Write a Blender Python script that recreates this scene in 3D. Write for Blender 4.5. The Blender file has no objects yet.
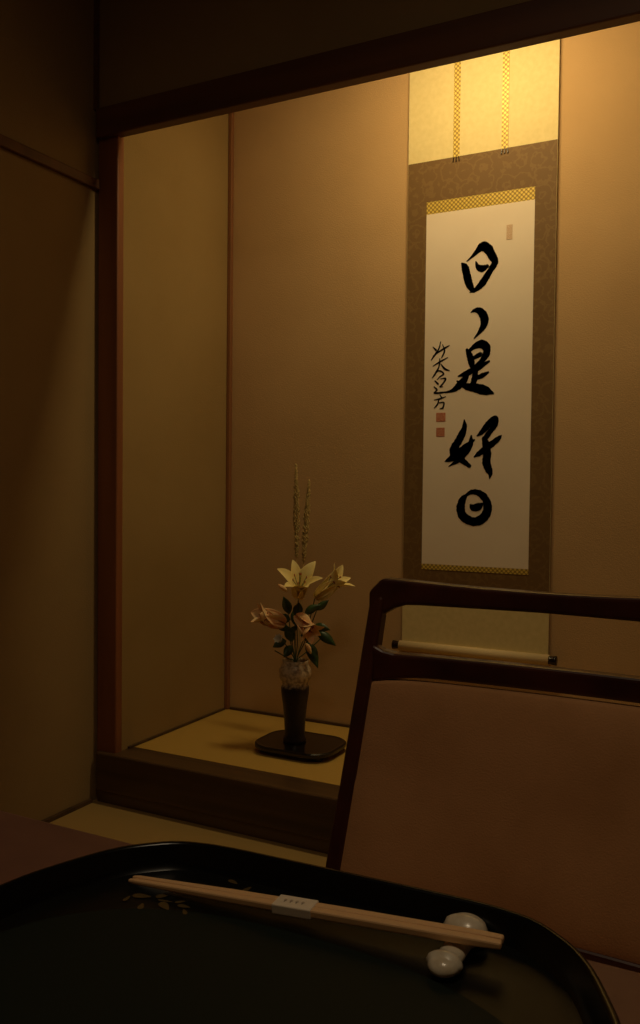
import bpy, bmesh, math, random
from mathutils import Vector, Matrix
random.seed(7)
scene=bpy.context.scene
scene.view_settings.view_transform='Standard'
COL=bpy.context.collection

# ------------------------------------------------------------ helpers
def s2l(c):
    return tuple(((v/255)/12.92 if v/255<=.04045 else ((v/255+.055)/1.055)**2.4) for v in c)+(1,)
def mat(name,rgb,rough=.6,rgb2=None,scale=10,stretch=(1,1,1),bump=0,bscale=None,metal=0,coat=0,detail=4,sheen=0,spec=.5,emis=None,subs=0):
    m=bpy.data.materials.new(name); m.use_nodes=True
    nt=m.node_tree; N=nt.nodes; L=nt.links; b=N['Principled BSDF']
    b.inputs['Roughness'].default_value=rough; b.inputs['Metallic'].default_value=metal
    b.inputs['Coat Weight'].default_value=coat; b.inputs['Sheen Weight'].default_value=sheen
    b.inputs['Specular IOR Level'].default_value=spec
    b.inputs['Base Color'].default_value=s2l(rgb)
    tc=N.new('ShaderNodeTexCoord'); mp=N.new('ShaderNodeMapping'); mp.inputs['Scale'].default_value=stretch
    L.new(tc.outputs['Object'],mp.inputs['Vector'])
    no=N.new('ShaderNodeTexNoise'); no.inputs['Scale'].default_value=scale; no.inputs['Detail'].default_value=detail
    L.new(mp.outputs[0],no.inputs['Vector'])
    if rgb2 is not None:
        r=N.new('ShaderNodeValToRGB'); r.color_ramp.elements[0].position=.32; r.color_ramp.elements[1].position=.68
        r.color_ramp.elements[0].color=s2l(rgb); r.color_ramp.elements[1].color=s2l(rgb2)
        L.new(no.outputs['Fac'],r.inputs[0]); L.new(r.outputs[0],b.inputs['Base Color'])
    if bump:
        n2=N.new('ShaderNodeTexNoise'); n2.inputs['Scale'].default_value=bscale or scale; n2.inputs['Detail'].default_value=3
        L.new(mp.outputs[0],n2.inputs['Vector'])
        bp=N.new('ShaderNodeBump'); bp.inputs['Strength'].default_value=bump; bp.inputs['Distance'].default_value=.004
        L.new(n2.outputs['Fac'],bp.inputs['Height']); L.new(bp.outputs[0],b.inputs['Normal'])
    if emis:
        b.inputs['Emission Color'].default_value=s2l(rgb); b.inputs['Emission Strength'].default_value=emis
    return m
def tatami(name,c1,c2,axis='X',scale=120):
    m=mat(name,c1,.75); nt=m.node_tree; N=nt.nodes; L=nt.links; b=N['Principled BSDF']
    tc=[n for n in N if n.type=='TEX_COORD'][0]
    w=N.new('ShaderNodeTexWave'); w.bands_direction=axis; w.inputs['Scale'].default_value=scale; w.inputs['Distortion'].default_value=1.5; w.inputs['Detail'].default_value=2
    L.new(tc.outputs['Object'],w.inputs['Vector'])
    r=N.new('ShaderNodeValToRGB'); r.color_ramp.elements[0].color=s2l(c1); r.color_ramp.elements[1].color=s2l(c2)
    L.new(w.outputs['Fac'],r.inputs[0]); L.new(r.outputs[0],b.inputs['Base Color'])
    bp=N.new('ShaderNodeBump'); bp.inputs['Strength'].default_value=.3; bp.inputs['Distance'].default_value=.002
    L.new(w.outputs['Fac'],bp.inputs['Height']); L.new(bp.outputs[0],b.inputs['Normal'])
    return m
def empty(name,loc=(0,0,0)):
    e=bpy.data.objects.new(name,None); e.location=loc; COL.objects.link(e); e.empty_display_size=.05; return e
def obj(name,bm,material,parent=None,smooth=False,bevel=0,seg=2,sub=0,solid=0):
    bmesh.ops.recalc_face_normals(bm,faces=bm.faces)
    me=bpy.data.meshes.new(name); bm.to_mesh(me); bm.free()
    for p in me.polygons: p.use_smooth=smooth
    o=bpy.data.objects.new(name,me); COL.objects.link(o)
    for mm in (material if isinstance(material,list) else [material]): me.materials.append(mm)
    if solid:
        md=o.modifiers.new('s','SOLIDIFY'); md.thickness=solid; md.offset=0
    if bevel:
        md=o.modifiers.new('b','BEVEL'); md.width=bevel; md.segments=seg; md.limit_method='ANGLE'; md.angle_limit=math.radians(40)
    if sub:
        md=o.modifiers.new('u','SUBSURF'); md.levels=sub; md.render_levels=sub
    if parent:
        bpy.context.view_layer.update(); o.parent=parent; o.matrix_parent_inverse=parent.matrix_world.inverted()
    return o
def addbox(bm,lo,hi):
    vs=[bm.verts.new((x,y,z)) for x in (lo[0],hi[0]) for y in (lo[1],hi[1]) for z in (lo[2],hi[2])]
    for f in ((0,1,3,2),(4,6,7,5),(0,4,5,1),(2,3,7,6),(0,2,6,4),(1,5,7,3)): bm.faces.new([vs[i] for i in f])
def box(name,lo,hi,m,parent=None,bevel=0,seg=2,smooth=False):
    bm=bmesh.new(); addbox(bm,lo,hi); return obj(name,bm,m,parent,smooth,bevel,seg)
def catmull(pts,n=6):
    P=[Vector(p) for p in pts]; out=[]
    Q=[P[0]*2-P[1]]+P+[P[-1]*2-P[-2]]
    for i in range(1,len(Q)-2):
        for k in range(n):
            t=k/n; a,b,c,d=Q[i-1],Q[i],Q[i+1],Q[i+2]
            out.append(.5*((2*b)+(c-a)*t+(2*a-5*b+4*c-d)*t*t+(3*b-a-3*c+d)*t**3))
    out.append(P[-1]); return out
def tube(bm,pts,radii,seg=8,mi=0):
    pts=[Vector(p) for p in pts]
    if not hasattr(radii,'__len__'): radii=[radii]*len(pts)
    rings=[]; prev=None
    for i,p in enumerate(pts):
        d=(pts[min(i+1,len(pts)-1)]-pts[max(i-1,0)]).normalized()
        ref=prev if prev is not None else (Vector((0,0,1)) if abs(d.z)<.9 else Vector((1,0,0)))
        a=(ref-d*ref.dot(d)).normalized(); b=d.cross(a); prev=a
        rings.append([bm.verts.new(p+(a*math.cos(2*math.pi*k/seg)+b*math.sin(2*math.pi*k/seg))*radii[i]) for k in range(seg)])
    fs=[]
    for i in range(len(rings)-1):
        for k in range(seg): fs.append(bm.faces.new((rings[i][k],rings[i][(k+1)%seg],rings[i+1][(k+1)%seg],rings[i+1][k])))
    fs.append(bm.faces.new(rings[0])); fs.append(bm.faces.new(rings[-1][::-1]))
    for f in fs: f.material_index=mi
def lathe(bm,c,prof,seg=32,sx=1,sy=1):
    rings=[[bm.verts.new((c[0]+r*sx*math.cos(2*math.pi*k/seg),c[1]+r*sy*math.sin(2*math.pi*k/seg),c[2]+z)) for k in range(seg)] for r,z in prof]
    for i in range(len(rings)-1):
        for k in range(seg): bm.faces.new((rings[i][k],rings[i][(k+1)%seg],rings[i+1][(k+1)%seg],rings[i+1][k]))
    bm.faces.new(rings[0]); bm.faces.new(rings[-1])
def loft(bm,sections,closed_ends=True):
    R=[[bm.verts.new(v) for v in s] for s in sections]; n=len(R[0])
    for i in range(len(R)-1):
        for k in range(n): bm.faces.new((R[i][k],R[i][(k+1)%n],R[i+1][(k+1)%n],R[i+1][k]))
    if closed_ends: bm.faces.new(R[0]); bm.faces.new(R[-1])

# ------------------------------------------------------------ camera
yaw,pitch,roll=map(math.radians,(27.2358,1.7651,.6109))
F=Vector((-math.sin(yaw)*math.cos(pitch),math.cos(yaw)*math.cos(pitch),-math.sin(pitch)))
R=Vector((math.cos(yaw),math.sin(yaw),0)); U=R.cross(F)
R2=R*math.cos(roll)+U*math.sin(roll); U2=-R*math.sin(roll)+U*math.cos(roll)
cam=bpy.data.cameras.new('camera'); co=bpy.data.objects.new('camera',cam); COL.objects.link(co)
M=Matrix((R2,U2,-F)).transposed().to_4x4(); M.translation=Vector((0,0,1.0)); co.matrix_world=M
cam.sensor_fit='VERTICAL'; cam.sensor_height=36; cam.lens=858.49*36/1024; cam.clip_start=.02
scene.camera=co

# ------------------------------------------------------------ materials
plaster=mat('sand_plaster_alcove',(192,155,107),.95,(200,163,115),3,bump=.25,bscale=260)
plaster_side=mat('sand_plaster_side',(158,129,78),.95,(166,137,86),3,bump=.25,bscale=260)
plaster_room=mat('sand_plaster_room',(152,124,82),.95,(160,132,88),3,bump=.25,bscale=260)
wood_red=mat('cedar_post_wood',(130,78,48),.5,(156,96,60),14,(1,1,.06),bump=.1,bscale=30)
wood_cor=mat('cedar_corner_wood',(130,84,50),.6,(148,98,60),14,(1,1,.06),bump=.1,bscale=30)
wood_dk=mat('dark_lintel_wood',(94,58,34),.5,(118,74,44),14,(.06,1,1),bump=.1,bscale=30)
wood_step=mat('lacquered_step_wood',(62,45,30),.3,(100,75,50),16,(.05,1,1),bump=.2,bscale=40)
wood_ceil=mat('ceiling_wood',(110,80,50),.7,(130,96,60),10,(.06,1,1))
tat_floor=tatami('tatami_floor',(164,132,74),(190,156,94),'X',90)
tat_toko=tatami('tatami_alcove',(196,156,70),(216,176,88),'Y',90)

XL,XC,YF,YB,ZS,H,ZR=-1.853,-1.773,2.077,2.6935,.1594,2.057,1.908
XR=.25; RX=1.7; RY=-1.6; CZ=2.75
# ------------------------------------------------------------ room shell
box('floor',(XL-.1,RY-.1,-.06),(RX+.1,YB+.1,0),tat_floor)
box('ceiling',(XL-.1,RY-.1,CZ),(RX+.1,YB+.1,CZ+.06),wood_ceil)
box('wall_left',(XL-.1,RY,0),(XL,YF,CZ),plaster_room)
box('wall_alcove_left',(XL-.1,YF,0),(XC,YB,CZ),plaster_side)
box('wall_back',(XL-.1,YB,0),(RX,YB+.1,CZ),plaster)
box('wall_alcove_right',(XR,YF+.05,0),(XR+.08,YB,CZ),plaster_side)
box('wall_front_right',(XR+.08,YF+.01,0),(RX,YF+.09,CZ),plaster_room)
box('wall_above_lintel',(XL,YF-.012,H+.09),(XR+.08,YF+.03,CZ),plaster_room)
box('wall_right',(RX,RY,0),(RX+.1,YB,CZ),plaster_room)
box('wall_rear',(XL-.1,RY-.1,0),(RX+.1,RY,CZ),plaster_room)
# trims
box('trim_1',(XL+.006,YF-.010,0),(XC+.003,YF+.02,H+.02),wood_red,bevel=.004)       # alcove post
box('trim_2',(XL+.014,YF-.032,H),(XR,YF+.008,H+.088),wood_dk,bevel=.004)      # lintel
box('trim_3',(XL,RY,ZR-.004),(XL+.016,YF-.012,ZR+.026),wood_dk,bevel=.003)    # picture rail
box('trim_4',(XC,YB-.018,ZS),(XC+.016,YB,CZ),wood_cor,bevel=.003)             # corner strip
box('trim_5',(XR,YF-.03,0),(XR+.09,YF+.05,CZ),wood_red,bevel=.004)
box('trim_6',(XL,YF-.026,H+.088),(XL+.012,YF-.012,CZ),wood_dk)                # corner bead above lintel
box('baseboard_back',(XC+.02,YB-.01,ZS),(XR,YB,ZS+.008),wood_step)
box('baseboard_alcove_left',(XC,YF+.05,ZS),(XC+.008,YB-.022,ZS+.006),wood_step)
box('baseboard_left',(XL,RY,0),(XL+.012,YF-.035,.012),wood_step)
# raised alcove floor
root=empty('alcove_platform',(XC,YF,0))
box('threshold_beam',(XL+.016,YF-.028,.040),(XR,YF+.075,ZS),wood_step,root,.006,3)
box('lower_board',(XL+.016,YF-.018,0),(XR,YF+.06,.040),wood_step,root,.002)
box('tatami_mat',(XC,YF+.075,0),(XR,YB,ZS-.001),tat_toko,root)

# ------------------------------------------------------------ hanging scroll
cream=mat('scroll_cream_silk',(222,202,142),.85,(230,210,152),60,bump=.05,bscale=300)
paperm=mat('scroll_paper',(240,221,198),.9,(245,228,206),5)
ink=mat('sumi_ink',(14,13,14),.7)
sealm=mat('seal_vermilion',(178,84,56),.8,(206,150,116),260)
seal_pale=mat('seal_pale',(205,165,135),.8,(222,196,165),260)
knob=mat('roller_knob_lacquer',(30,16,12),.25)
rodm=mat('roller_cream',(226,200,150),.7)
def brocade():
    m=mat('brocade_brown',(104,78,36),.7); nt=m.node_tree; N=nt.nodes; L=nt.links; b=N['Principled BSDF']
    tc=[n for n in N if n.type=='TEX_COORD'][0]
    v=N.new('ShaderNodeTexVoronoi'); v.inputs['Scale'].default_value=17; v.inputs['Randomness'].default_value=.5
    L.new(tc.outputs['Object'],v.inputs['Vector'])
    n=N.new('ShaderNodeTexNoise'); n.inputs['Scale'].default_value=60; L.new(tc.outputs['Object'],n.inputs['Vector'])
    mt=N.new('ShaderNodeMath'); mt.operation='MULTIPLY_ADD'; mt.inputs[1].default_value=18
    L.new(v.outputs['Distance'],mt.inputs[0])
    m3=N.new('ShaderNodeMath'); m3.operation='MULTIPLY'; m3.inputs[1].default_value=9; L.new(n.outputs['Fac'],m3.inputs[0]); L.new(m3.outputs[0],mt.inputs[2])
    sn=N.new('ShaderNodeMath'); sn.operation='SINE'; L.new(mt.outputs[0],sn.inputs[0])
    r=N.new('ShaderNodeValToRGB'); r.color_ramp.elements[0].position=.5; r.color_ramp.elements[1].position=.8
    r.color_ramp.elements[0].color=s2l((114,84,42)); r.color_ramp.elements[1].color=s2l((124,94,50))
    L.new(sn.outputs[0],r.inputs[0]); L.new(r.outputs[0],b.inputs['Base Color']); return m
def goldbrocade():
    m=mat('gold_brocade',(200,160,60),.45,metal=.15); nt=m.node_tree; N=nt.nodes; L=nt.links; b=N['Principled BSDF']
    tc=[n for n in N if n.type=='TEX_COORD'][0]
    mp=N.new('ShaderNodeMapping'); mp.inputs['Rotation'].default_value=(0,math.radians(45),0); L.new(tc.outputs['Object'],mp.inputs[0])
    v=N.new('ShaderNodeTexVoronoi'); v.inputs['Scale'].default_value=100; v.inputs['Randomness'].default_value=0
    L.new(mp.outputs[0],v.inputs['Vector'])
    r=N.new('ShaderNodeValToRGB'); r.color_ramp.elements[0].position=.3; r.color_ramp.elements[1].position=.55
    r.color_ramp.elements[0].color=s2l((236,206,100)); r.color_ramp.elements[1].color=s2l((150,118,46))
    L.new(v.outputs['Distance'],r.inputs[0]); L.new(r.outputs[0],b.inputs['Base Color']); return m
broc=brocade(); gold=goldbrocade()
SL,SR,ZB,PL,PR,PT,PB=-1.0647,-.5784,2.0617,-.9978,-.6445,1.8889,.7454
y0=YB-.012
sc=empty('hanging_scroll',((SL+SR)/2,y0,1.5))
def sheet(name,x0,x1,z0,z1,lay,m):
    return box(name,(x0,y0-.0012*lay-.001,z0),(x1,y0-.0012*lay+.0002,z1),m,sc)
sheet('backing_silk',SL,SR,.468,2.52,0,cream)
sheet('brocade_mount',SL+.001,SR-.001,.665,ZB,1,broc)
sheet('paper',PL,PR,PB,PT,2,paperm)
sheet('gold_band_top',PL,PR,PT,PT+.040,2,gold)
sheet('gold_band_bottom',PL,PR,PB-.018,PB,2,gold)
for i,x in enumerate((-.900,-.742)):
    sheet('hanging_strip_%d'%(i+1),x-.0105,x+.0105,ZB-.002,2.52,2,gold)
    bm=bmesh.new()
    for dx in (-.008,0,.008): tube(bm,[(x+dx,y0-.003,ZB+.001),(x+dx*1.3,y0-.004,ZB-.016)],[.0014,.002],6)
    obj('strip_tassel_%d'%(i+1),bm,knob,sc)
bm=bmesh.new(); tube(bm,[(SL-.004,y0-.010,.468),(SR+.004,y0-.010,.468)],.0165,20); obj('roller_rod',bm,rodm,sc,True)
for s,x in (('a',SL-.004),('b',SR+.004)):
    d=-1 if s=='a' else 1
    bm=bmesh.new(); tube(bm,[(x,y0-.010,.468),(x+d*.004,y0-.010,.468),(x+d*.018,y0-.010,.468),(x+d*.024,y0-.010,.468)],[.013,.012,.0145,.015],20); obj('roller_knob_'+s,bm,knob,sc,True)
bm=bmesh.new(); tube(bm,[(SL-.005,y0-.006,2.52),(SR+.005,y0-.006,2.52)],.011,12)
tube(bm,[(-.93,y0-.006,2.52),(-.8215,y0-.004,2.62),(-.71,y0-.006,2.52)],.002,6); tube(bm,[(-.8215,YB+.001,2.625),(-.8215,y0-.01,2.618)],.003,6)
obj('top_bar_and_cord',bm,wood_dk,sc)
# calligraphy: strokes digitised from the artwork sheet (tracing units -> metres on the paper)
def art(u,v):
    ul=429-7*(v-213)/350; ur=536-6*(v-204)/365; s=(u-ul)/(ur-ul)
    a=213-9*s; b=563+6*s
    return PL+s*(PR-PL), PT-(v-a)/(b-a)*(PT-PB)
rs=random.Random(3)
def strokes(name,lst,m,ws=1.0,lay=3.6,rag=.07):
    bm=bmesh.new(); yy=y0-.0012*lay
    for st in lst:
        pts=[]
        for (u,v,w) in st:
            x,z=art(u+1.2,v-1); pts.append((x,z,w*.0031*ws))
        C=catmull(pts,8)
        for c in C: c[2]*=1+rag*rs.uniform(-1,1)
        for i,c in enumerate(C):
            r=max(c[2]/2,.0006)
            bm.faces.new([bm.verts.new((c[0]+r*math.cos(k*math.pi/6),yy,c[1]+r*math.sin(k*math.pi/6))) for k in range(12)])
            if i<len(C)-1:
                n=C[i+1]; d=Vector((n[0]-c[0],n[1]-c[1]))
                if d.length>1e-6:
                    p=Vector((-d.y,d.x)).normalized(); r2=max(n[2]/2,.0006)
                    bm.faces.new([bm.verts.new((q[0],yy,q[1])) for q in ((c[0]+p.x*r,c[1]+p.y*r),(n[0]+p.x*r2,n[1]+p.y*r2),(n[0]-p.x*r2,n[1]-p.y*r2),(c[0]-p.x*r,c[1]-p.y*r))])
    return obj(name,bm,m,sc)
strokes('calligraphy_large',[
 # hi (sun): slanted box with one inner bar
 [(464,264,2),(467,268,7),(469,276,8),(471,284,8),(474,290,5),(476,293,1.5)],
 [(469,262,1),(475,257,3),(481,251,6),(485,248,9),(490,251,9.5),(494,258,8),(497,264,7),(493,271,6),(488,279,7),(483,286,7),(477,291,4),(472,293,1)],
 [(478,263,1.5),(480,268,5),(484,270,7),(489,268,4)],
 # repeat mark
 [(473,313,1),(477,311,4),(482,312,7),(486,318,9),(486,325,7),(482,332,4.5),(476,339,1)],
 # ze
 [(469,350,3),(472,357,7),(474,366,6)],[(471,351,3),(478,346,6),(485,345,9),(489,351,8),(485,360,6),(478,366,4)],[(474,359,4),(482,355,5)],
 [(460,376,1.5),(469,373,6),(480,368,6),(491,362,2)],[(478,367,3),(477,376,6.5),(475,384,6)],
 [(470,373,3),(466,380,7),(460,386,7),(454,390,4),(446,392,1)],[(459,381,2),(467,386,6),(477,388,9.5),(487,391,9),(495,394,2)],[(477,379,3),(484,376,5),(490,373,2)],
 # ko (woman radical)
 [(466,420,1.5),(466,428,6),(461,439,8),(455,449,8.5),(455,455,6),(462,459,6.5),(471,466,4)],
 [(446,461,1),(453,458,7),(461,453,8.5),(468,446,6),(476,440,2)],[(473,436,2),(472,444,6),(467,453,6),(460,460,5),(450,466,1)],
 # ko (child part)
 [(479,436,1.5),(484,432,5),(491,424,7),(497,419,6),(497,425,5),(491,433,5.5),(486,440,5)],
 [(486,439,5),(488,446,8),(489,454,8.5),(488,462,8.5),(490,469,8),(492,474,5),(491,479,1)],
 [(476,457,1.5),(482,453,6),(490,447,6.5),(499,440,5.5),(503,436,1)],
 # hi (sun)
 [(469,494,1.5),(464,500,7),(462,509,9),(465,517,9),(475,522,9),(484,519,9.5),(489,511,9),(488,501,8),(482,494,7),(474,492,5),(468,495,3)],
 [(472,505,2),(475,508,6.5),(480,507,7.5),(484,504,2)],
],ink,1.0,3.6,.11)
strokes('calligraphy_signature',[
 [(434,346,1),(437,349,2.6)],[(442,341,1.2),(440,348,2),(435,355,2),(432,359,1)],[(434,355,1),(440,351,1.8),(447,347,2.2),(451,345,1)],[(444,344,1),(446,350,2),(443,357,1.5)],
 [(434,365,1),(441,361,2),(449,357,1)],[(441,358,1.5),(440,366,2),(436,373,2.2),(433,377,1)],[(442,363,1),(446,368,2.6),(451,370,1)],[(437,371,1),(441,370,1.8),(445,373,2),(441,376,1.5),(438,379,1)],
 [(436,380,1.5),(439,383,2.6)],[(442,378,1),(447,378,2.2),(444,383,2),(441,386,1.5),(444,386,1.2)],[(435,386,1.5),(438,389,2),(435,392,1.5),(441,392,2.4),(449,391,1)],
 [(441,394,1.2),(443,397,1.8)],[(435,399,1),(441,398,2),(447,396,1)],[(440,399,1.5),(438,404,2),(435,407,1)],[(440,402,1.2),(445,402,2),(444,407,2.2),(441,408,1.2)],
],ink,.85)
def patch(name,u0,v0,u1,v1,m):
    a=art(u0,v1); b=art(u1,v0); box(name,(a[0],y0-.0043,a[1]),(b[0],y0-.0033,b[1]),m,sc,.0006)
patch('seal_1',438,411,448,420,sealm); patch('seal_2',438,426,447,435,sealm); patch('seal_3',509,227,515,242,seal_pale)

# ------------------------------------------------------------ flower arrangement
blk=mat('black_lacquer_stand',(20,16,15),.22,coat=.3)
def rrect(cx,cy,hx,hy,r,z,n=8):
    out=[]
    for k,(sx,sy) in enumerate(((1,1),(-1,1),(-1,-1),(1,-1))):
        for i in range(n+1):
            a=math.pi/2*k+math.pi/2*i/n
            out.append((cx+sx*(hx-r)+r*math.cos(a),cy+sy*(hy-r)+r*math.sin(a),z))
    return out
SX,SY=-1.283,2.375
st=empty('flower_stand',(SX,SY,ZS))
bm=bmesh.new(); loft(bm,[rrect(SX,SY,.130+a,.102+a,.07,ZS+z) for a,z in ((0,.012),(.006,.018),(.006,.026),(.002,.030),(-.006,.0285))]); obj('board',bm,blk,st,False,.001)
for i,(dx,dy) in enumerate(((-.085,-.06),(.085,-.06),(-.085,.06),(.085,.06))):
    bm=bmesh.new(); loft(bm,[rrect(SX+dx,SY+dy,.022,.014,.008,ZS+z,3) for z in (0.0,.014)]); obj('foot_%d'%(i+1),bm,blk,st)
VX,VY,VZ=-1.303,2.372,ZS+.0288
def vasemat():
    m=mat('vase_glaze',(24,18,20),.4,coat=.1); nt=m.node_tree; N=nt.nodes; L=nt.links; b=N['Principled BSDF']
    tc=[n for n in N if n.type=='TEX_COORD'][0]; sp=N.new('ShaderNodeSeparateXYZ'); L.new(tc.outputs['Object'],sp.inputs[0])
    n=N.new('ShaderNodeTexNoise'); n.inputs['Scale'].default_value=90; n.inputs['Detail'].default_value=4; L.new(tc.outputs['Object'],n.inputs['Vector'])
    ad=N.new('ShaderNodeMath'); ad.operation='MULTIPLY_ADD'; ad.inputs[1].default_value=.03; L.new(n.outputs['Fac'],ad.inputs[0]); L.new(sp.outputs['Z'],ad.inputs[2])
    mr=N.new('ShaderNodeMapRange'); mr.inputs['From Min'].default_value=VZ+.186; mr.inputs['From Max'].default_value=VZ+.206; L.new(ad.outputs[0],mr.inputs['Value'])
    r=N.new('ShaderNodeValToRGB'); r.color_ramp.elements[0].position=.3; r.color_ramp.elements[1].position=.6
    r.color_ramp.elements[0].color=s2l((140,116,90)); r.color_ramp.elements[1].color=s2l((220,198,166)); L.new(n.outputs['Fac'],r.inputs[0])
    mx=N.new('ShaderNodeMix'); mx.data_type='RGBA'; mx.inputs['A'].default_value=s2l((38,28,30))
    L.new(mr.outputs[0],mx.inputs['Factor']); L.new(r.outputs[0],mx.inputs['B']); L.new(mx.outputs['Result'],b.inputs['Base Color']); return m
bm=bmesh.new()
pr=[(.036,0),(.037,.006),(.033,.014),(.032,.03),(.034,.07),(.039,.12),(.044,.155),(.0445,.172),(.040,.184),(.041,.188),(.049,.202),(.0525,.216),(.051,.230),(.044,.243),(.040,.250),(.043,.258),(.040,.259),(.036,.25),(.040,.225),(.034,.18),(.028,.05),(.02,.02)]
lathe(bm,(VX,VY,VZ),pr,40); vase=obj('flower_vase',bm,vasemat(),None,True)
# blossoms
fl=empty('ikebana_flowers',(VX,VY,VZ+.25))
DX=Vector((.889,.458,0)); DY=Vector((-.458,.889,0)); DZ=Vector((0,0,1))
MOUTH=Vector((VX,VY,VZ+.25))
def P(a,b,d=0): return MOUTH+DX*a+DZ*b+DY*d      # metres sideways / up / back
green=mat('leaf_green',(42,64,34),.4,(62,88,44),30)
stemm=mat('stem_green',(70,84,40),.6)
lily_y=mat('lily_cream_yellow',(248,222,140),.6,(254,238,172),40)
lily_o=mat('lily_peach',(248,188,132),.6,(252,224,170),40)
anth=mat('lily_anther',(150,72,24),.8)
grassm=mat('dry_grass_spike',(170,146,84),.9,(214,186,120),90)
white=mat('white_blossom',(214,206,186),.7)
def frame(axis):
    a=Vector(axis).normalized(); r=Vector((0,0,1)) if abs(a.z)<.9 else Vector((1,0,0))
    x=(r-a*r.dot(a)).normalized(); return a,x,a.cross(x)
def petal(bm,base,a,x,y,phi,Ln,W,t0,t1,tw=0):
    rad=x*math.cos(phi)+y*math.sin(phi); tan=a.cross(rad)
    n=10; pos=Vector(base); prev=None
    for i in range(n+1):
        t=i/n; th=t0+(t1-t0)*t**1.5
        d=a*math.cos(th)+rad*math.sin(th); nrm=rad*math.cos(th)-a*math.sin(th)
        w=W*max(.03,(math.sin(math.pi*min(1,(t**.85*.9+.1)))**.7))
        row=[]
        for j in range(-2,3):
            q=j/2
            row.append(bm.verts.new(pos+tan*(q*w/2)-nrm*((q*q)*w*.16)+nrm*(.04*w*math.sin(6*t+q*2+tw))))
        if prev:
            for j in range(4): bm.faces.new((prev[j],prev[j+1],row[j+1],row[j]))
        prev=row; pos=pos+d*(Ln/n)
def lily(name,base,axis,Ln,W,t0,t1,m,spin=0):
    a,x,y=frame(axis); bm=bmesh.new()
    for k in range(6):
        petal(bm,base,a,x,y,spin+k*math.pi/3,Ln*(1 if k%2 else .95),W*(1 if k%2 else .78),t0,t1*(1+.12*random.uniform(-1,1)),k)
    obj(name+'_petals',bm,m,fl,True,sub=1,solid=.0006)
    bm=bmesh.new()
    for k in range(6):
        ph=spin+.5+k*math.pi/3; rad=x*math.cos(ph)+y*math.sin(ph)
        e=base+a*Ln*.62+rad*Ln*.16; tube(bm,[base+a*Ln*.08,base+a*Ln*.4+rad*Ln*.06,e],.0009,5)
        tube(bm,[e-x*.006,e,e+x*.006],[.0008,.0022,.0008],6,1)
    tube(bm,[base,base+a*Ln*.75],[.0014,.0012],5); tube(bm,[base+a*Ln*.74,base+a*Ln*.78],[.003,.002],6,1)
    obj(name+'_stamens',bm,[stemm,anth],fl,True)
k=.00315
def leaf(bm,base,dirv,Ln,W,droop=.6,side=None):
    d=Vector(dirv).normalized(); s=d.cross(side or DY).normalized() if abs(d.dot(DY))<.95 else DX.copy()
    pos=Vector(base); prev=None; n=8
    for i in range(n+1):
        t=i/n; w=W*max(.03,math.sin(math.pi*(t**.8)))
        dd=(d+Vector((0,0,-1))*droop*t*t).normalized(); up=s.cross(dd)
        row=[bm.verts.new(pos+s*(q*w/2)+up*(abs(q)*w*.15)) for q in (-1,0,1)]
        if prev:
            for j in range(2): bm.faces.new((prev[j],prev[j+1],row[j+1],row[j]))
        prev=row; pos=pos+dd*(Ln/n)
def PX(u,v,d=0): return P((u-293)*k,(662-v)*k,d)
lily('lily_1',PX(296,596,-.03),DX*.04+DZ*.80-DY*.58,.136,.058,.25,1.3,lily_y,.3)
lily('lily_2',PX(312,597,.01),DX*.75+DZ*.66-DY*.22,.142,.058,.08,1.0,lily_y,.1)
lily('lily_3',PX(283,621,-.03),-DX*.95+DZ*.38-DY*.35,.118,.060,.1,.8,lily_o,.6)
lily('lily_4',PX(294,611,-.06),DX*.55-DZ*.5-DY*.6,.108,.056,.12,.95,lily_o,.2)
bm=bmesh.new()
for end,mid in ((PX(296,596,-.03),PX(292,625,0)),(PX(312,597,.01),PX(304,630,.01)),(PX(283,621,-.03),PX(288,642,0)),(PX(294,611,-.06),PX(295,640,-.02)),(PX(278,634,-.03),PX(287,650,0)),(PX(322,634,0),PX(303,652,0)),(PX(272,650,0),PX(286,658,0)),(PX(316,604,.03),PX(303,640,.02)),(PX(283,600,.02),PX(289,640,.01))):
    tube(bm,catmull([P(0,-.06),P(0,.0)+ (mid-P(0,0))*.15,mid,end],5),.0018,6)
obj('flower_stems',bm,stemm,fl,True)
bm=bmesh.new()
for (u,v,dx,dz,dy,Ln,W,dr) in [(314,608,.6,.6,0,.05,.024,.3),(310,626,.9,.2,-.3,.06,.030,.9),(314,630,.9,-.5,-.2,.075,.032,.4),(304,640,.4,-.8,-.3,.095,.036,.4),
   (287,612,-.3,.9,-.1,.06,.030,.2),(284,640,-.8,-.2,-.3,.05,.030,.6),(290,645,-.5,-.5,-.5,.05,.030,.5),(288,618,-.6,.1,-.4,.055,.034,.5),
   (294,616,.1,.8,-.4,.06,.032,.5),(302,612,.6,.5,0,.06,.026,.6),(292,630,-.2,.5,-.7,.05,.034,.6),(290,640,-.3,.9,-.2,.06,.034,.3),(302,640,.4,.8,0,.06,.034,.4),(294,625,0,.9,.2,.07,.04,.3),(298,634,.6,.1,-.5,.05,.034,.5),(284,630,-.5,.5,.1,.05,.03,.5)]:
    leaf(bm,PX(u,v,random.uniform(-.03,.02)),DX*dx+DZ*dz+DY*dy,Ln,W,dr)
obj('leaves',bm,green,fl,True,solid=.0005)
bm=bmesh.new(); b0=PX(279,637,-.055); a,x,y=frame(-DX*.4+DZ*.5-DY*.7)
for q in range(7): petal(bm,b0,a,x,y,q*math.pi*2/7,.028,.018,.3,1.3,q)
obj('small_blossom',bm,white,fl,True,solid=.0005)
bm=bmesh.new()
for (b,e) in ((PX(284,590,0),PX(275,583,0)),(PX(304,640,-.04),PX(309,650,-.05))):
    tube(bm,[b+(e-b)*t for t in (0,.2,.5,.8,1)],[.002,.006,.008,.005,.001],10)
obj('lily_buds',bm,lily_o,fl,True)
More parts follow.
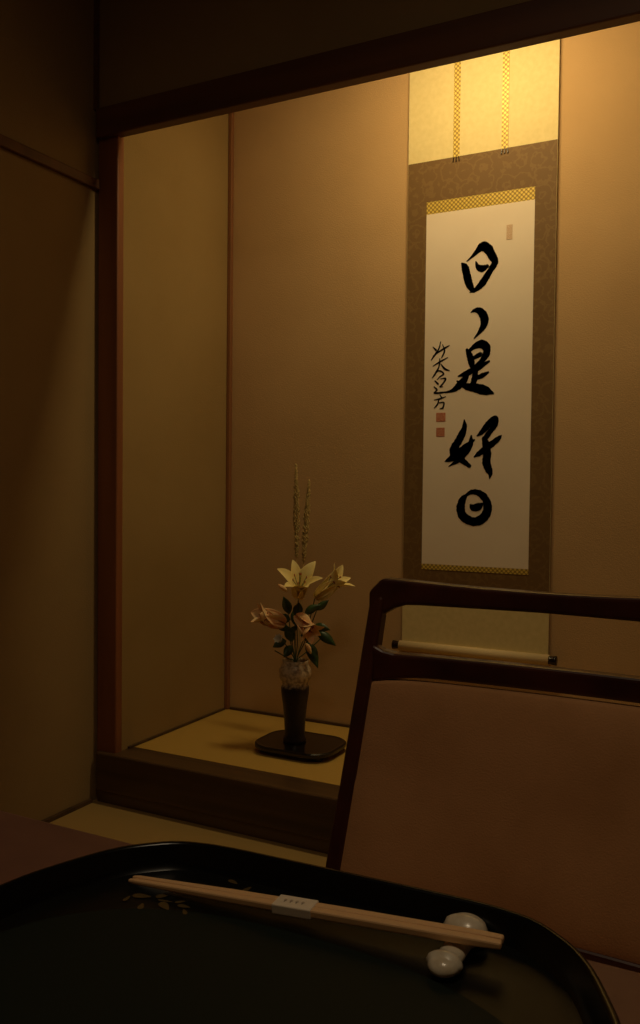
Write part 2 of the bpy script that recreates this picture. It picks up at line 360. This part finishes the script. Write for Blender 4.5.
for i,(u0,u1,vt,vb) in enumerate(((293,291.5,463,556),(300,305,479,560))):
    bm=bmesh.new(); path=catmull([P(0,-.05,.01),PX((u0+293)/2,640,.02),PX(u0,vb,.03),PX(u1,vt,.03)],8)
    tube(bm,path,[.0016]*len(path),6)
    A=PX(u0,vb,.03); B=PX(u1,vt,.03); n=380
    for q in range(n):
        t=q/n; r=.0095*(math.sin(math.pi*(t*.85+.12)))+.001; ph=q*2.399
        c=A+(B-A)*t+(Vector((math.cos(ph),math.sin(ph),0))*r*random.uniform(.3,1))
        tube(bm,[c-DZ*.004,c,c+DZ*.006],[.0005,.0027,.0005],5)
    obj('grass_spike_%d'%(i+1),bm,grassm,fl)

# ------------------------------------------------------------ dining chair
cwood=mat('chair_dark_rosewood',(58,28,22),.3,(84,40,28),16,(1,1,1),coat=.2)
fabric=mat('chair_suede',(188,134,84),.9,(208,152,100),9,bump=.2,bscale=500,sheen=.1,detail=6)
CX=-.235
ch=empty('dining_chair',(CX,.8,0))
def by(z): return 1.05+(z-.862)*.235+ .10*(z-.862)**2*(-1)   # backrest rake
def hx(z): return .223+(.862-z)*.05
for s,nm in ((-1,'back_post_left'),(1,'back_post_right')):
    secs=[]
    prof=[(0,.99,.215,.020),(.2,.952,.232,.026),(.40,.928,.241,.030),(.5,by(.5),hx(.5),.030),(.62,by(.62),hx(.62),.028),(.74,by(.74),hx(.74),.027),(.80,by(.80),hx(.80),.026),(.856,by(.856),hx(.856),.024)]
    for z,y,h,d in prof:
        xo=CX+s*h; xi=CX+s*(h-.020)
        secs.append([(xo,y-d/2,z),(xi,y-d/2,z),(xi,y+d/2,z),(xo,y+d/2,z)])
    bm=bmesh.new(); loft(bm,secs); obj(nm,bm,cwood,ch,False,.005,3)
def rail(name,zt,zb,half,dep,yo=0,n=28,round_=0):
    secs=[]
    for i in range(n+1):
        q=-1+2*i/n; x=CX+q*half; T=zt(q); B=zb(q); zc=(T+B)/2; y=by(zc)+yo+.012*(1-q*q)
        secs.append([(x,y-dep/2,B),(x,y-dep/2,T),(x,y+dep/2,T),(x,y+dep/2,B)])
    bm=bmesh.new(); loft(bm,secs); obj(name,bm,cwood,ch,False,.005,3)
rail('top_rail',lambda q:.872+.009*abs(q)**2-.020*max(0,(abs(q)-.9)/.1)**2.5,lambda q:.847-.002*abs(q)-.030*max(0,(abs(q)-.75)/.25)**2,.2235,.025)
rail('middle_rail',lambda q:.785+.010*max(0,(abs(q)-.85)/.15)**2,lambda q:.756-.012*max(0,(abs(q)-.6)/.4)**2,.212,.022)
rail('lower_back_rail',lambda q:.50,lambda q:.465,.22,.022)
# upholstered back panel
bm=bmesh.new(); nx,nz=20,16
def pan(i,j,front):
    q=-1+2*i/nx; t=j/nz; z=.495+(.752-.495)*t; half=hx(z)-.017
    zz=z-(.006*abs(q)**8)*(t>.5)
    puff=.010*(1-abs(q)**4)*(1-abs(2*t-1)**6)
    y=by(z)+.010*(1-q*q)
    return (CX+q*half,(y-.010-puff) if front else y+.008,zz)
fr=[[bm.verts.new(pan(i,j,True)) for j in range(nz+1)] for i in range(nx+1)]
bk=[[bm.verts.new(pan(i,j,False)) for j in range(nz+1)] for i in range(nx+1)]
for i in range(nx):
    for j in range(nz):
        bm.faces.new((fr[i][j],fr[i+1][j],fr[i+1][j+1],fr[i][j+1])); bm.faces.new((bk[i][j],bk[i][j+1],bk[i+1][j+1],bk[i+1][j]))
for i in range(nx):
    bm.faces.new((fr[i][0],bk[i][0],bk[i+1][0],fr[i+1][0])); bm.faces.new((fr[i][nz],fr[i+1][nz],bk[i+1][nz],bk[i][nz]))
for j in range(nz):
    bm.faces.new((fr[0][j],fr[0][j+1],bk[0][j+1],bk[0][j])); bm.faces.new((fr[nx][j],bk[nx][j],bk[nx][j+1],fr[nx][j+1]))
obj('back_upholstery',bm,fabric,ch,True,.004,3)
bm=bmesh.new(); loft(bm,[rrect(CX,.715,.215+a,.215+a,.04,z) for a,z in ((-.01,.405),(0,.415),(.002,.44),(-.006,.455),(-.03,.463))]); obj('seat_cushion',bm,fabric,ch,True)
box('seat_frame',(CX-.222,.505,.365),(CX+.222,.935,.405),cwood,ch,.005,3)
for s,nm in ((-1,'front_leg_left'),(1,'front_leg_right')):
    x=CX+s*.205; bm=bmesh.new(); loft(bm,[[(x+a*e,.525+b*e,z) for a,b in ((-1,-1),(1,-1),(1,1),(-1,1))] for z,e in ((0,.013),(.2,.016),(.37,.019))]); obj(nm,bm,cwood,ch,False,.004,2)

# ------------------------------------------------------------ dining table
tbl=mat('table_top_brown',(118,80,66),.45,(128,88,72),30,bump=.03,bscale=400)
tb=empty('dining_table',(-.25,.2,0))
box('table_top',(-1.15,-.12,.668),(.75,.562,.700),tbl,tb,.006,3)
box('apron',(-1.05,-.04,.60),(.65,.48,.668),cwood,tb,.003)
for i,(x,y) in enumerate(((-1.07,-.04),(.67,-.04),(-1.07,.48),(.67,.48))):
    box('leg_%d'%(i+1),(x-.035,y-.035,0),(x+.035,y+.035,.668),cwood,tb,.005,3)

# ------------------------------------------------------------ serving tray
lac=mat('tray_black_lacquer',(12,12,11),.22,spec=.4)
lacf=mat('tray_floor_lacquer',(16,16,13),.4,spec=.25)
matm=mat('tray_green_lacquer',(27,35,29),.55,spec=.15)
goldleaf=mat('makie_gold',(104,84,44),.5,metal=.3)
TX,TY=-.252,.352; ang=math.radians(2.2)
tr=empty('serving_tray',(TX,TY,.7))
quad=[(.209,0),(.205,.085),(.174,.160),(.130,.197),(0,.198)]
pl=quad+[(-x,y) for x,y in quad[-2::-1]]; pl=pl+[(x,-y) for x,y in pl[-2:0:-1]]
for _ in range(3):
    pl=[q for i in range(len(pl)) for q in ((pl[i][0]*.8+pl[(i+1)%len(pl)][0]*.2,pl[i][1]*.8+pl[(i+1)%len(pl)][1]*.2),(pl[i][0]*.2+pl[(i+1)%len(pl)][0]*.8,pl[i][1]*.2+pl[(i+1)%len(pl)][1]*.8))]
def ring(off,z):
    out=[]
    for x,y in pl:
        l=math.hypot(x,y); x2=x*(1-off/l); y2=y*(1-off/l)
        out.append((TX+x2*math.cos(ang)-y2*math.sin(ang),TY+x2*math.sin(ang)+y2*math.cos(ang),z))
    return out
bm=bmesh.new()
loft(bm,[ring(o,z) for o,z in ((.016,.7002),(.010,.7015),(.002,.716),(0,.7225),(.001,.724),(.004,.7242),(.0055,.7225),(.009,.711),(.014,.7065))],False)
obj('tray_rim',bm,lac,tr,True)
bm=bmesh.new(); loft(bm,[ring(.0155,.7003),ring(.0155,.7062),ring(.0135,.7067)]); obj('tray_floor',bm,lacf,tr)
bm=bmesh.new()
pts=[]
for i in range(96):
    t=2*math.pi*i/96; c,s=math.cos(t),math.sin(t)
    pts.append((TX+.190*math.copysign(abs(c)**.8,c),.334+.152*math.copysign(abs(s)**.8,s)))
loft(bm,[[(x,y,z) for x,y in pts] for z in (.7066,.70705)]); obj('tray_inlay',bm,matm,tr)
bm=bmesh.new()
def gl(x,y,a,l,w):
    pts=[]
    for i in range(12):
        t=i/12*2*math.pi; px=l*math.cos(t)/2; py=w*math.sin(t)/2*(1-.5*math.cos(t))
        pts.append(bm.verts.new((x+px*math.cos(a)-py*math.sin(a),y+px*math.sin(a)+py*math.cos(a),.7073)))
    bm.faces.new(pts)
for (x,y,a,l,w) in ((-.385,.478,.3,.014,.006),(-.372,.486,1.0,.012,.005),(-.362,.474,-.5,.013,.006),(-.35,.48,.1,.010,.004),(-.335,.515,.6,.013,.006),(-.325,.522,1.4,.010,.004),(-.34,.527,-.3,.010,.004),(-.376,.466,2,.009,.004),
  (-.356,.484,.8,.008,.003),(-.392,.470,1.7,.008,.003),(-.366,.480,.2,.012,.002),(-.345,.474,2.4,.008,.003)): gl(x,y,a,l,w)
obj('gold_leaf_decoration',bm,goldleaf,tr)

# ------------------------------------------------------------ chopsticks
cw=mat('chopstick_cedar',(228,180,126),.6,(238,192,138),20,(.1,1,1))
band=mat('paper_band',(240,222,196),.8)
bandink=mat('paper_band_print',(170,152,130),.8)
A=Vector((-.4043,.4892,.7108)); B=Vector((-.1342,.5103,.7228))
cs=empty('chopsticks',A)
d=(B-A).normalized(); side=Vector((-d.y,d.x,0)).normalized(); upv=d.cross(side)*-1
if upv.z<0: upv=-upv
for i,(o0,o1) in enumerate(((-.0026,-.0034),(.0026,.0034))):
    secs=[]
    for t,w in ((0,.0030),(.02,.0042),(.3,.0062),(.6,.0068),(.95,.0064),(1,.0054)):
        c=A+(B-A)*t+side*(o0+(o1-o0)*min(1,t*1.5)); 
        secs.append([tuple(c+side*(w/2*sx)+upv*(w/2*.8*sz)) for sx,sz in ((-1,-1),(1,-1),(1,1),(-1,1))])
    bm=bmesh.new(); loft(bm,secs); obj('chopstick_%d'%(i+1),bm,cw,cs,False,.0012,2)
c0=A+(B-A)*.435; c1=A+(B-A)*.54
bm=bmesh.new(); loft(bm,[[tuple(c+side*(.0078*sx)+upv*(.0033*sz)) for sx,sz in ((-1,-1),(1,-1),(1,1),(-1,1))] for c in (c0,c1)]); obj('paper_band',bm,band,cs,False,.0008,2)
bm=bmesh.new()
for q in range(4):
    c=c0+(c1-c0)*(.25+.15*q)+upv*.0035
    for e,(a_,b_) in enumerate(((.0010,.0022),(.0022,.0006),(.0018,.0005))):
        cc=c+side*(.0012*(e-1)); bm.faces.new([bm.verts.new(cc+d*(a_/2*sx)+side*(b_/2*sy)+upv*(.00005*e)) for sx,sy in ((-1,-1),(1,-1),(1,1),(-1,1))])
obj('band_print',bm,bandink,cs)
# chopstick rest : peanut shaped porcelain
porc=mat('porcelain_white',(236,224,200),.3,(216,198,168),120,coat=.3)
bm=bmesh.new(); secs=[]
RXc=-.1635; ya,ra=.4865,.0096; yb_,rb=.5300,.0136; HF=.62
for i in range(41):
    y=(ya-ra)+(yb_+rb-ya+ra)*(.5-.5*math.cos(math.pi*i/40))
    wa=math.sqrt(max(0,ra*ra-(y-ya)**2)); wb=math.sqrt(max(0,rb*rb-(y-yb_)**2)); nk=.0080 if ya<y<yb_ else 0
    w=(wa**3+wb**3+nk**3)**(1/3)+.0002; h=w*HF
    zc=.7072+h*.9
    if y<ya: zc=.7072+ra*HF*.9-(ra*HF*.9-h*.9)*.15
    if y>yb_: zc=.7072+rb*HF*.9-(rb*HF*.9-h*.9)*.15
    secs.append([(RXc+w*math.cos(q*math.pi/12)*(1+.03*math.cos(q*2.6)),y,zc+h*math.sin(q*math.pi/12)*(1 if q<12 else .88)) for q in range(24)])
loft(bm,secs); obj('chopstick_rest',bm,porc,None,True)

# ------------------------------------------------------------ lights (hidden alcove lamp, added room fill)
glow=mat('lamp_tube_glow',(255,214,130),.5,emis=3.0)
fx=empty('alcove_lamp',(-.8,YF+.1,2.5))
box('lamp_housing',(-1.25,YF+.05,2.50),(-.35,YF+.12,2.56),wood_dk,fx,.003)
bm=bmesh.new(); tube(bm,[(-1.2,YF+.085,2.487),(-.4,YF+.085,2.487)],.012,12); obj('lamp_tube',bm,glow,fx,True)
def area(name,loc,target,sx,sy,e,col):
    l=bpy.data.lights.new(name,'AREA'); l.shape='RECTANGLE'; l.size=sx; l.size_y=sy; l.energy=e; l.color=col
    o=bpy.data.objects.new(name,l); COL.objects.link(o); o.location=loc
    o.rotation_euler=(Vector(target)-Vector(loc)).to_track_quat('-Z','Y').to_euler(); return o
area('alcove_lamp_light',(-.74,YF+.10,2.46),(-.77,2.62,1.3),.42,.06,6.9,(1,.765,.37))
cl=empty('room_fill',(-.1,.2,CZ))  # unseen overhead fill, added to light the left wall and room
bm=bmesh.new(); loft(bm,[rrect(-.1,.2,.22,.22,.02,z) for z in (CZ-.06,CZ-.001)]); obj('room_fill_panel',bm,mat('room_fill_glow',(255,222,160),.8,emis=.25),cl)  # added glowing panel that goes with the fill, out of view
area('room_fill_light',(-.1,.2,CZ-.075),(-.1,.2,0),.4,.4,4.5,(1,.78,.50))  # dim warm fill, added for the room side
w=bpy.data.worlds.new('world'); scene.world=w; w.use_nodes=True
w.node_tree.nodes['Background'].inputs[0].default_value=(1,.8,.55,1); w.node_tree.nodes['Background'].inputs[1].default_value=.02
